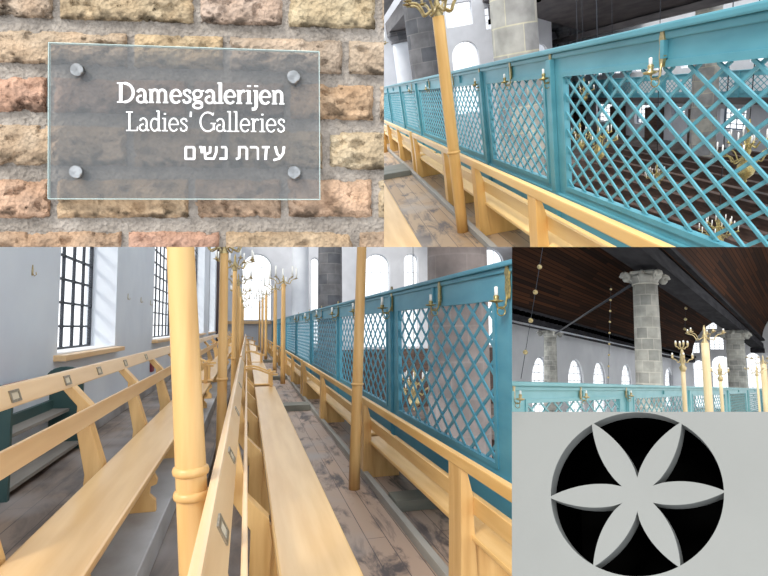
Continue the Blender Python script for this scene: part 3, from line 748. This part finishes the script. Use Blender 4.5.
# hooks on the wall
for (y, z, lab) in [(5.94,.58,'small brass hook left of the barred window'),(10.3,.56,'small hook on the white wall just right of the barred window'),(11.5,.56,'middle one of three hooks between the windows'),(12.6,.55,'hook nearest the second window')]:
    org = (LW, y, z); m = MB()
    m.plate([[(-.012,-.05),(.012,-.05),(.018,0),(.008,.04),(0,.06),(-.008,.04),(-.018,0)]], lambda u, v, w, y=y, z=z: (LW+w, y+u, z+v), .008)
    m.tube([(LW+.006,y,z-.03),(LW+.025,y,z-.055),(LW+.038,y,z-.04),(LW+.035,y,z-.015)], .005, 6)
    tag(m.build('wall_hook', BRASS, origin=org), lab, 'hook', 'hooks on the left wall')
# bookcase
org = (-1.87, 5.4, -1.25)
t = thing('bookcase', 'low dark green bookcase with open grey shelves behind the left bench', 'bookcase', org)
def endp(y):
    prof = [(-2.0,-1.25),(-1.66,-1.25),(-1.66,-.5)]+[(-1.83+.17*math.cos(a), -.5+.1*math.sin(a)) for a in [PI*k/10 for k in range(11)]]
    return MB().plate([prof], lambda u, v, w: (u, y+w, v), .04)
endp(4.42).build('end_panel', GREENCASE, t, org, bevel=.004); endp(6.15).build('end_panel', GREENCASE, t, org, bevel=.004)
for z, x1 in ((-1.2,-1.67),(-.86,-1.78)): MB().box(-1.99,x1,4.46,6.15,z,z+.03).build('shelf', SHELFGREY, t, org)
MB().box(-1.99,-1.97,4.46,6.15,-1.22,-.52).build('back_board', PLASTER, t, org)
MB().box(-1.99,-1.94,4.46,6.15,-.56,-.5).build('top_rail', GREENCASE, t, org)
MB().box(-1.97,-1.93,4.46,6.15,-.83,-.74).build('shelf_rail', GREENCASE, t, org)
m = MB().box(-1.99,-1.88,4.6,5.6,-.499,-.475); tag(m.build('closed_book', BOOK, origin=(-1.98,5.2,-.5), bevel=.004), 'long red cloth-covered book lying along the top of the green bookcase', 'book')
m = MB().plate([[(12.72,-1.0),(12.95,-1.0),(13.0,-.8),(12.9,-.66),(12.78,-.64),(12.68,-.8)]], lambda u, v, w: (LW+w, u, v), .06)
tag(m.build('hanging_cloth', BOOK, origin=(LW,12.8,-.8), bevel=.02), 'small red cloth hanging low on the white wall beside the thick pole', 'cloth')
# pews in the hall
def pew(lab, group, x, y0, y1, z, h=1.0):
    m = MB(); m.box(x,x+.06,y0,y1,z,z+h); m.box(x-.45,x,y0,y1,z+.42,z+.47); m.box(x-.16,x+.06,y0,y1,z+h,z+h+.04)
    for k in range(int((y1-y0)/2.4)+1):
        y = min(y0+k*2.4, y1-.06); m.box(x-.45,x+.02,y,y+.06,z,z+.62)
    return tag(m.build('pew', DARKWOOD, origin=(x,y0,z)), lab, 'pew', group)
for i in range(6): pew('dark pew in the hall glimpsed through the long blue screen', 'dark pews seen through the blue screen', 6.4+i*1.35, 9 if i else 13, 29, -7.2, 1.0)
# hall chandeliers
def chandelier(lab, group, c, R, top, n=8, tiers=2, m_=BRASS):
    t = thing('brass_chandelier', lab, 'chandelier', c, group)
    MB().lathe([(.02*R,1.3*R),(.05*R,1.1*R),(.12*R,1.0*R),(.05*R,.85*R),(.1*R,.6*R),(.06*R,.4*R),(.14*R,.1*R),(.08*R,-.1*R),(.12*R,-.2*R),(.3*R,-.42*R),(.34*R,-.6*R),(.28*R,-.8*R),(.12*R,-.95*R),(.05*R,-1.0*R),(.08*R,-1.08*R),(.01,-1.15*R)], c, 16).build('stem', m_, t, c)
    MB().tube([(c[0],c[1],c[2]+1.3*R),(c[0],c[1],top)], .012, 5).build('hanging_rod', IRON, t, c)
    for q in range(tiers):
        rr = R*(1-.35*q); dz = .45*R*q-.05*R
        for k in range(n):
            an = 2*PI*(k+.5*q)/n
            pts = [(c[0]+math.cos(an)*r, c[1]+math.sin(an)*r, c[2]+dz+z) for r, z in arm_pts(0, rr, .3*rr, .12*rr)]
            a = MB().tube(pts, .03*R, 5).build('arm', m_, t, c)
            e = pts[-1]
            MB().lathe([(.02*R,0),(.09*R,.03*R),(.03*R,.05*R),(.035*R,.1*R)], e, 8).build('drip_pan', m_, a, c)
            MB().lathe([(.03*R,.1*R),(.03*R,.42*R),(.005,.45*R)], e, 6).build('candle', CANDLE, a, c)
    return t
chandelier('brass chandelier in the dark at the right edge of the nearest blue lattice', 'brass chandeliers glimpsed through the blue screen', (4.9,8.0,-1.15), .5, 6)
chandelier('brass chandelier low behind the left edge of the nearest blue lattice', 'brass chandeliers glimpsed through the blue screen', (5.2,16,-2.0), .6, 6)

# ================================================================== picture 2: turquoise screen above the hall
setroom(M2, 2)
struct('floor_gallery', MB().box(.35,1.99,1.2,17.5,-1.75,-1.6), FLOOR2)
struct('floor_gallery_far', MB().box(-3.0,1.99,17.5,45,-1.75,-1.6), FLOOR2)
struct('trim_11', MB().box(1.19,1.25,1.2,44,-1.6,-1.53), KERB, .006)
for i, y in enumerate((10.0,19.5)): tag(MB().box(.35,1.18,y,y+1.1,-1.6,-1.5).build('floor_joist', JOIST, bevel=.008), ['broad grey-green timber crossing the tan aisle floor','farther grey timber crossing the tan aisle floor'][i], 'timber')
tag(MB().box(1.27,1.98,3.6,3.95,-1.6,-1.5).build('floor_joist', JOIST, bevel=.008), 'grey timber beneath the bench nearest the turquoise screen', 'timber')
bays2 = [(1.75,4.72),(5.2,7.12),(7.62,9.6),(10.3,13.0),(13.6,16.2),(16.9,20),(20.7,25),(25.8,31),(32,38)]
screen('turquoise lattice screen with brass candle brackets above the dark hall', 1, 2.0, bays2, -1.6, .09, -1.12, -.155, TEAL2, .24, .152, .020, .25, ext=(1.2,44))
b2 = [(.9,9.7,'nearest yellow bench along the turquoise screen, crossing the bottom edge'),(9.95,17,'second yellow bench along the turquoise screen, behind the pole'),(17.3,25,'third yellow bench along the turquoise screen'),(25.3,34,'farthest yellow bench along the turquoise screen')]
W2 = (WOOD2, WOOD2UP, WOOD2, WOOD2)
for i, (a, b, lab) in enumerate(b2):
    sup = [3.62,5.3,6.9,9.6] if i == 0 else [a+.1, a+2.3, a+4.6, b-.1]
    bench(lab, 'benches along the turquoise screen', a, b, -1.6, (1.255,1.30,-.885,-.81), (1.335,1.36,-1.13,-1.02), (1.33,1.70,-1.24), sup, W2, slant=0.0, support_w=.17, upright=True)
bench('pale bench seat in the lower left corner opposite the turquoise screen', None, 1.6, 7.1, -1.6, (-.13,-.07,-.66,-.56), (-.04,-.01,-.95,-.83), (.10,.45,-1.15), [1.8,4.4,7.0], (WOOD,WOODUP,WOOD,WOOD))
pole('yellow wooden candle pole before the turquoise screen, brass arms above', None, (1.13,5.53,-1.6), .56, .062, .30, 8, WOOD2UP, collar=(-.73,), taper=.93, candle_h=.1, tr=.013, brass=BRASS)
pole('second yellow pole at the left edge of the turquoise screen view', None, (1.10,14.6,-1.6), 0.9, .08, .5, 6, WOOD2UP, taper=.85, candle_h=.22, tr=.02, brass=BRASS)
for (y, z, pz, lab) in [(3.24,-.175,-.06,'brass candle bracket hanging over the nearest turquoise panel'),(4.95,-.155,-.04,'candle bracket on the post between the first two turquoise panels'),(6.1,-.15,-.04,'candle bracket over the second turquoise lattice panel'),
        (7.4,-.15,-.04,'candle bracket on the second turquoise post'),(9.1,-.15,-.04,'candle bracket over the third turquoise lattice panel'),(11.4,-.15,-.04,'candle bracket over the fourth turquoise lattice panel'),(14,-.15,-.04,'farthest visible candle bracket on the turquoise screen')]:
    sconce(lab, 'candle brackets on the turquoise screen', 1, 1.99, y, z, pz, s=.75, plate_dy=0, brass=BRASSOLD if y > 4 else BRASS)
# hall shell
HF = -7.6
fe = lambda u, v, w: (u, 45+w, v)
e2 = [('r',9.8,11.9,3.6,5.3),('r',12.9,13.7,3.0,4.6),('a',9.95,12.15,-3,2.5),('a',13.3,14.9,-3,2.3),('a',6.9,7.35,-2,2.9),('r',16.1,17.0,2.6,3.3),('a',16.2,17.8,-3,1.4)]
m = MB(); m.plate([rect(-3,18.2,HF,12)]+[(rect if e[0] == 'r' else arch)(*e[1:]) for e in e2], fe, .5); struct('wall_end_hall', m, PLASTER2)
struct('wall_return_hall', MB().box(17.9,18.2,45.5,70,HF,12), PLASTER2)
struct('wall_recess_hall', MB().box(17.9,27,70,70.4,HF,12), PLASTER2)
for i, e in enumerate(e2): window('window_%d' % (i+10), lambda u, v, w: (u, 45.3+w, v), *e[1:], 2, 3, arched=e[0] == 'a', bar=.04, frame=.05, m=REVEAL)
fo = lambda u, v, w: (26+w, u, v)
lw = [('r',33.2,35.6,-6.4,-5.0),('r',39.5,41.2,-5.6,-5.0),('r',44.0,46.6,-6.5,-4.9),('r',50.6,53.8,-6.6,-4.9)]
uw = [('a',a,a+1.7,-2.2,-.35) for a in (28,31.5,35,38.5,42,45.5,49,52.5,56,59.5,63,66.5)]
m = MB(); m.plate([rect(12,70,HF,4)]+[rect(*e[1:]) for e in lw]+[arch(*e[1:]) for e in uw], fo, .5); struct('wall_opposite_hall', m, PLASTER2)
k = 20
for e in lw+uw:
    window('window_%d' % k, lambda u, v, w: (26.3+w, u, v), *e[1:], 4 if e[0] == 'r' else 2, 4, arched=e[0] == 'a', bar=.05, frame=.06, m=BLUEFRAME if e[0] == 'r' else REVEAL); k += 1
struct('floor_hall_low', MB().box(2.1,26.5,4,70,HF-.2,HF), HALLFLOOR)
# opposite gallery
screen('turquoise gallery front across the hall, seen through the near lattice', 1, 24.0, [(24+i*3.9, 27.1+i*3.9) for i in range(10)], -3.95, -2.4, -3.6, -2.75, TEAL2, .5, .35, .05, .5, ext=(22,64), mids=False)
struct('floor_opposite_gallery', MB().box(24.05,26,22,64,-4.3,-3.95), DARKBEAM)
struct('beam_1', MB().box(23.9,24.4,22,64,-4.35,-3.96), DARKBEAM)
for i, y in enumerate((37.3,43.0,48.9,57)):  # solid dark boxes stand in for the shade of open doorways
    tag(MB().box(25.4,25.98,y-.9,y+.9,HF,-5.0).build('dark_doorway_block', DARKWOOD, origin=(25.7,y,HF)), ['dark doorway beside the grey pillar under the far gallery','dark doorway between the lit windows under the far gallery','dark doorway left of the lit windows under the far gallery','farthest dark doorway under the far gallery'][i], 'doorway')
column('stone_column', 'huge pale stone column rising above the turquoise screen', 5.4, 16, HF, 9, .66, STONE2, capital=False)
column('stone_column', 'dark stone column behind the yellow pole, above the screen', 4.4, 25.5, HF, 10, .72, STONED, capital=False)
column('pale_column', 'smooth white column with a grey capital at upper left', 5.9, 44, HF, 3.9, .8, STONEPALE, capm=STONED)
column('stone_column', 'small grey column with capital above the middle of the turquoise screen', 22.1, 52 , HF, 2.6, .62, STONED)
column('stone_column', 'tall grey pillar behind the near turquoise lattice', 21.6, 31, HF, 6, .7, STONE2, capital=False)
# dark ceiling and beams over the far side
m = MB(); m.hexa([(12.8,18,5.0),(21.5,18,1.4),(21.5,45,1.4),(12.8,45,5.0),(12.8,18,5.4),(21.5,18,1.8),(21.5,45,1.8),(12.8,45,5.4)]); struct('ceiling_hall', m, DARKBEAM)
struct('ceiling_hall_recess', MB().box(18.2,26,45,70,2.9,3.2), DARKBEAM)
struct('ceiling_hall_near', MB().hexa([(8.2,8,6.2),(21.5,8,1.4),(21.5,18,1.4),(8.2,18,6.2),(8.2,8,6.6),(21.5,8,1.8),(21.5,18,1.8),(8.2,18,6.6)]), DARKBEAM)
struct('beam_2', MB().box(20.6,21.4,10,70,1.2,1.6), DARKBEAM)
struct('beam_3', MB().box(13.2,14.0,14,45,3.6,4.6), DARKBEAM)
m = MB()
for i in range(32): m.box(12.9,13.2,16+i*.9,16.4+i*.9,3.3,3.65)
struct('trim_12', m, BLACK)
struct('beam_4', MB().box(5.0,6.6,25,45,3.9,4.7), DARKBEAM)
struct('beam_5', MB().box(3.2,4.6,22,45,4.8,5.6), DARKBEAM)
struct('beam_6', MB().box(19.4,20.2,52,52.8,-3,2.9), DARKBEAM)
# hall pews in rows
for i in range(13):
    x = 9.0+i*1.12
    pew('dark wooden pew in the rows on the hall floor below', 'dark pews on the hall floor', x, 12.5+i*.55, 28+i*1.2 if i < 11 else 29.5, HF, 1.0)
for i, (c, R, lab) in enumerate([((9.5,12,-2.85),.62,'largest brass chandelier, seen through the lattice at the right edge'),((6.0,12.3,-2.0),.42,'brass chandelier behind the left part of the near lattice'),((11.8,19.5,-4.9),.42,'brass chandelier low over the pews near the pillar'),((8.9,12,-4.7),.42,'lowest brass chandelier, near the bottom of the near lattice'),((8.8,19.5,-2.9),.45,'small brass chandelier over the middle pews'),((11.3,24.5,-1.6),.45,'chandelier hanging in front of the far gallery windows')]):
    chandelier(lab, 'brass chandeliers in the hall', c, R, 3.0 if i < 4 else 3.5, m_=BRASSOLD)
def ball_chain(lab, a, b, balls, r, wr=.012, n=12, m_=None):
    a = Vector(a); b = Vector(b); org = tuple(b)
    t = thing('ball_chain', lab, 'hanging chain', org)
    MB().tube([a, b], wr, 5).build('rod', IRON, t, org)
    for k in balls:
        p = a.lerp(b, k)
        MB().lathe([(r*math.sin(PI*j/8)+.0005, -r*math.cos(PI*j/8)) for j in range(9)], p, n).build('ball', m_ or BRASS, t, org)
ball_chain('thin rod with one pale ball hanging above the nearest turquoise panel', (5.75,11.0,.95), (5.75,11.0,2.2), (.42,), .13)
ball_chain('thin rod hanging over the middle of the turquoise screen', (9.8,19,2.6), (9.8,19,.4), (.3,), .08)

# ================================================================== picture 4: hall roof
setroom(M4, 4)
screen('pale turquoise lattice screen along the bottom of the roof view', -1, -2.2, [(1.2,4.1),(4.94,8.09),(8.9,13.0),(14,19.6),(20.9,26),(27.5,33),(34.5,41),(43,50)], -1.6, -.025, -1.1, -.235, TEAL4, .36, .18, .02, .4, ext=(.8,88))
for (y, lab) in ((6.42,'brass bracket over the wide lattice panel in the roof view'),(8.4,'brass bracket on the post right of the wide lattice panel in the roof view'),(4.6,'brass bracket at the left edge of the roof view')):
    sconce(lab, 'brackets on the pale turquoise screen', -1, -2.19, y, -.19, -.13, s=.7, plate_dy=0, brass=BRASSPALE)
struct('floor_roof_view', MB().box(-2.3,5,.8,88,-1.75,-1.6), FLOOR2)
struct('floor_nave', MB().box(-26,-2.3,2,140,-8.2,-8), HALLFLOOR)
# hall walls
m = MB(); sw = [(59.8,65.5,-5,2.8),(71.8,78.0,-5,3.05),(82.4,88.8,-5,3.15),(97.5,104.5,-5,3.35),(132,141,-5,3.9)]
fs_ = lambda u, v, w: (-26-w, u, v)
m.plate([rect(30,140,-8,9)]+[arch(*e) for e in sw], fs_, .6); struct('wall_side_roof', m, PLASTER4)
for i, e in enumerate(sw): window('window_%d' % (i+40), lambda u, v, w: (-26.3-w, u, v), *e, 4, 8, bar=.07, frame=.1, m=PALEIRON)
K = 1.32; YE = 140
ee = [('a',-21.6,-19.2,-5,5.85),('a',-17.9,-14.0,-5,6.9),('a',-11.3,-8.7,-5,7.6),('r',-22.0,-20.0,7.4,9.9),('r',-18.0,-15.2,8.2,11.2),('a',-18.6,-16.3,12.9,14.9),('a',-12.3,-11.0,9.4,11)]
m = MB(); m.plate([rect(-27,-3,-8,22)]+[(rect if e[0] == 'r' else arch)(*e[1:]) for e in ee], lambda u, v, w: (u, YE+w, v), .6); struct('wall_end_roof', m, PLASTER4)
for i, e in enumerate(ee): window('window_%d' % (i+50), lambda u, v, w: (u, YE+.3+w, v), *e[1:], 3, 5, arched=e[0] == 'a', bar=.07, frame=.1, m=PALEIRON)
m = MB(); m.plate([rect(-5.35,14,-8,20)], lambda u, v, w: (u, 88+w, v), .6); struct('wall_aisle_roof', m, PLASTER4)
# vaults
def vault(name, xc, r, hz, z0, y0, y1, t=.3, n=40):
    m = MB(); vs = []; fs = []
    for k in range(n+1):
        a = PI*k/n
        for rr, hh in ((r,hz),(r+t,hz+t)):
            for y in (y0,y1): vs.append((xc+rr*math.cos(a), y, z0+hh*math.sin(a)))
    for k in range(n):
        b = k*4; c = b+4
        fs += [(b,b+1,c+1,c),(b+2,c+2,c+3,b+3),(b,c,c+2,b+2),(b+1,b+3,c+3,c+1)]
    m.add(vs, fs, False)
    o = m.build(name, PLANKS, origin=(xc,0,z0)); o['kind'] = 'structure'; return o
vault('ceiling_nave', -13.6, 8.0, 9.0, 6.3, 8, YE)
vault('ceiling_aisle', 1.2, 6.3, 5.6, 6.3, 8, 88)
struct('ceiling_side', MB().box(-26,-21.6,20,YE,6.2,6.5), BEAM4)
# beams
for nme, bx in (('beam_7', [(-6.3,-5.0,12,88,5.35,6.0),(-6.1,-5.25,12,88,6.0,6.35),(-6.5,-4.8,12,88,6.35,6.6)]), ('beam_8', [(-22.2,-21.0,20,YE,5.2,5.9),(-22.1,-21.1,20,YE,5.9,6.3),(-22.4,-20.8,20,YE,6.3,6.6)])):
    m = MB()
    for b in bx: m.box(*b)
    struct(nme, m, BEAM4)
m = MB()
for i in range(90): m.box(-21.0,-20.7,30+i*1.2,30.6+i*1.2,5.9,6.3)
struct('trim_13', m, BLACK)
tag(MB().box(-6.4,-4.9,86.3,87.98,4.7,5.34).build('corbel', BEAM4, origin=(-5.6,87,4.7), bevel=.08), 'dark corbel carrying the end of the long beam at the right wall', 'corbel')
column('stone_column', 'big central stone column with carved capital in the roof view', -5.75, 26, -8, 5.12, .59, STONE4, fancy=True)
column('stone_column', 'smaller left stone column with scrolled capital in the roof view', -21.4, 54, -8, 5.2, .72, STONE4, fancy=True)
column('stone_column', 'right-hand stone column in front of the white end wall', -5.6, 60, -8, 5.35, .84, STONE4, fancy=True)
# tie rods
tag(MB().tube([(-6.4,26.2,4.6),(-20.7,53.4,4.75)], .07, 6).build('tie_rod', IRON, origin=(-6.4,26.2,4.6)), 'slanting iron tie rod between the central and left columns', 'rod')
tag(MB().tube([(-5.8,27,5.2),(-12,16,10.4)], .05, 6).build('tie_rod', IRON, origin=(-5.8,27,5.2)), 'iron rod rising from the central column across the planked vault', 'rod')
tag(MB().tube([(-19.9,40,4.9),(-19.9,120,5.3)], .09, 6).build('tie_rod', STONEPALE, origin=(-21,40,5.0)), 'pale horizontal rod running below the left beam', 'rod')
# chains
a = Vector((-3.68,9,2.40)); b = Vector((-4.12,9,.0))
ball_chain('long ball chain with four brass balls at the left of the roof view', tuple(a+(a-b)*.15), tuple(b), [(.15+k)/1.15 for k in (.152,.345,.56,.80)], .045, .006)
ball_chain('thin dark chain with small balls left of the central column', (-6.14,22,3.9), (-6.38,22,-.1), [k/9+.04 for k in range(9)], .045, .008, 8)
ball_chain('thin chain with tiny balls hanging below the nave vault', (-7.3,46,6.1), (-7.5,46,4.2), [.1,.55,.95], .11, .012, 8)
# poles
for (px_, x, y, zt, r, hd, na, lab) in [(0,-1.2,8.9,.62,.058,.24,5,'thick candle pole right of the central column in the roof view'),(0,-1.25,7.4,.2,.028,.11,4,'shorter candle pole with a crown of small arms beside the central column'),(0,-1.2,10.3,.12,.028,.12,4,'thin pole just right of the thick one in the roof view'),(0,-1.2,17.6,.35,.03,.28,5,'thin pole near the right edge of the roof view'),(0,-1.15,19.5,.72,.09,.4,6,'pole with brass arms at the right edge of the roof view')]:
    pole(lab, 'candle poles in the roof view', (x,y,-1.6), zt, r, hd, na, WOODPOLE4, taper=.9, double=(hd == .11), candle_h=.025, tr=.007, cr=.010, brass=BRASSPALE)

# ================================================================== trim each place to its own picture
def cut_planes(k):
    def pl(p, q, inside):                     # plane through the viewpoint and two picture points
        a = BW @ ray(*p); b = BW @ ray(*q); n = a.cross(b).normalized()
        if n.dot(BW @ ray(*inside)) < 0: n = -n
        return n
    if k == 3: return [pl((0,247),(768,247),(300,400)), pl((512,0),(512,576),(300,400))]
    if k == 2: return [pl((0,247),(768,247),(500,100)), pl((383.5,0),(383.5,576),(500,100))]
    if k == 4: return [pl((0,247),(768,247),(600,300)), pl((512,0),(512,576),(600,300))]
    return []
PL = {k: cut_planes(k) for k in (2,3,4)}
NX = (BW @ ray(383.2,0)).cross(BW @ ray(383.2,576)).normalized()
if NX.dot(BW @ ray(600,300)) < 0: NX = -NX     # points to the right of the brick wall's edge
bpy.context.view_layer.update()
seen = {}
for o in list(COL.objects):
    k = ROOM.get(o)
    if o.type != 'MESH' or k not in PL: continue
    mw = o.matrix_world.copy(); inv = mw.inverted()
    pts = [mw @ v.co - EYE for v in o.data.vertices]
    cutters = [n for n in PL[k] if min(p.dot(n) for p in pts) < -1e-5]
    NY = PL[3][0]; corner = False
    if k == 3 and NY in cutters:               # the long gallery carries on behind the brick wall
        if max(p.dot(NX) for p in pts) < 1e-5: cutters.remove(NY)
        elif min(p.dot(NX) for p in pts) < -1e-5: cutters.remove(NY); corner = True
    if not cutters and not corner: continue
    if o.data.users > 1: o.data = o.data.copy()
    bm = bmesh.new(); bm.from_mesh(o.data)
    it = inv.to_3x3()
    co = inv @ EYE
    for n in cutters:
        nl = (mw.to_3x3().transposed() @ n).normalized()
        g = bm.verts[:]+bm.edges[:]+bm.faces[:]
        if not g: break
        r = bmesh.ops.bisect_plane(bm, geom=g, plane_co=co, plane_no=nl, clear_inner=True, dist=1e-6)
        es = [e for e in r['geom_cut'] if isinstance(e, bmesh.types.BMEdge) and e.is_valid and e.is_boundary]
        if es:
            try: bmesh.ops.holes_fill(bm, edges=es, sides=0)
            except Exception: pass
    if corner and len(bm.faces):
        it3 = mw.to_3x3().transposed()
        for n in (NX, NY):
            bmesh.ops.bisect_plane(bm, geom=bm.verts[:]+bm.edges[:]+bm.faces[:], plane_co=co, plane_no=(it3 @ n).normalized(), dist=1e-6)
        dead = []
        for f in bm.faces:
            c = mw @ f.calc_center_median() - EYE
            if c.dot(NX) > 0 and c.dot(NY) < 0: dead.append(f)
        bmesh.ops.delete(bm, geom=dead, context='FACES')
    if len(bm.faces) < 1: seen[o] = 0
    bm.to_mesh(o.data); bm.free()
for o in [o for o in seen]:
    for c in kids(o):
        c.parent = o.parent
    ROOM.pop(o, None); bpy.data.objects.remove(o)
# anything left with no geometry at all goes
for o in list(COL.objects):
    if o.type == 'EMPTY' and not kids(o): ROOM.pop(o, None); bpy.data.objects.remove(o)

# ================================================================== camera, light
cam = bpy.data.cameras.new('camera'); co_ = bpy.data.objects.new('camera', cam); COL.objects.link(co_)
co_.matrix_world = MC; cam.sensor_width = 36; cam.lens = F/768*36; cam.clip_start = .01; cam.clip_end = 500
bpy.context.scene.camera = co_
w = bpy.data.worlds.new('overcast_sky'); bpy.context.scene.world = w; w.use_nodes = True
bg = w.node_tree.nodes['Background']; bg.inputs[0].default_value = (.93,.965,1,1); bg.inputs[1].default_value = 1.42
sl = bpy.data.lights.new('sun', 'SUN'); sl.energy = 2.2; sl.angle = math.radians(14); sl.color = (1,.95,.86)
so = bpy.data.objects.new('sun', sl); COL.objects.link(so)
so.rotation_euler = Vector((.62,.46,-.62)).to_track_quat('-Z','Y').to_euler()
sc = bpy.context.scene
sc.view_settings.view_transform = 'Standard'; sc.view_settings.look = 'None'; sc.view_settings.gamma = 1
sc.view_settings.exposure = 0.36
sc.cycles.max_bounces = 6; sc.cycles.diffuse_bounces = 4; sc.cycles.transparent_max_bounces = 12
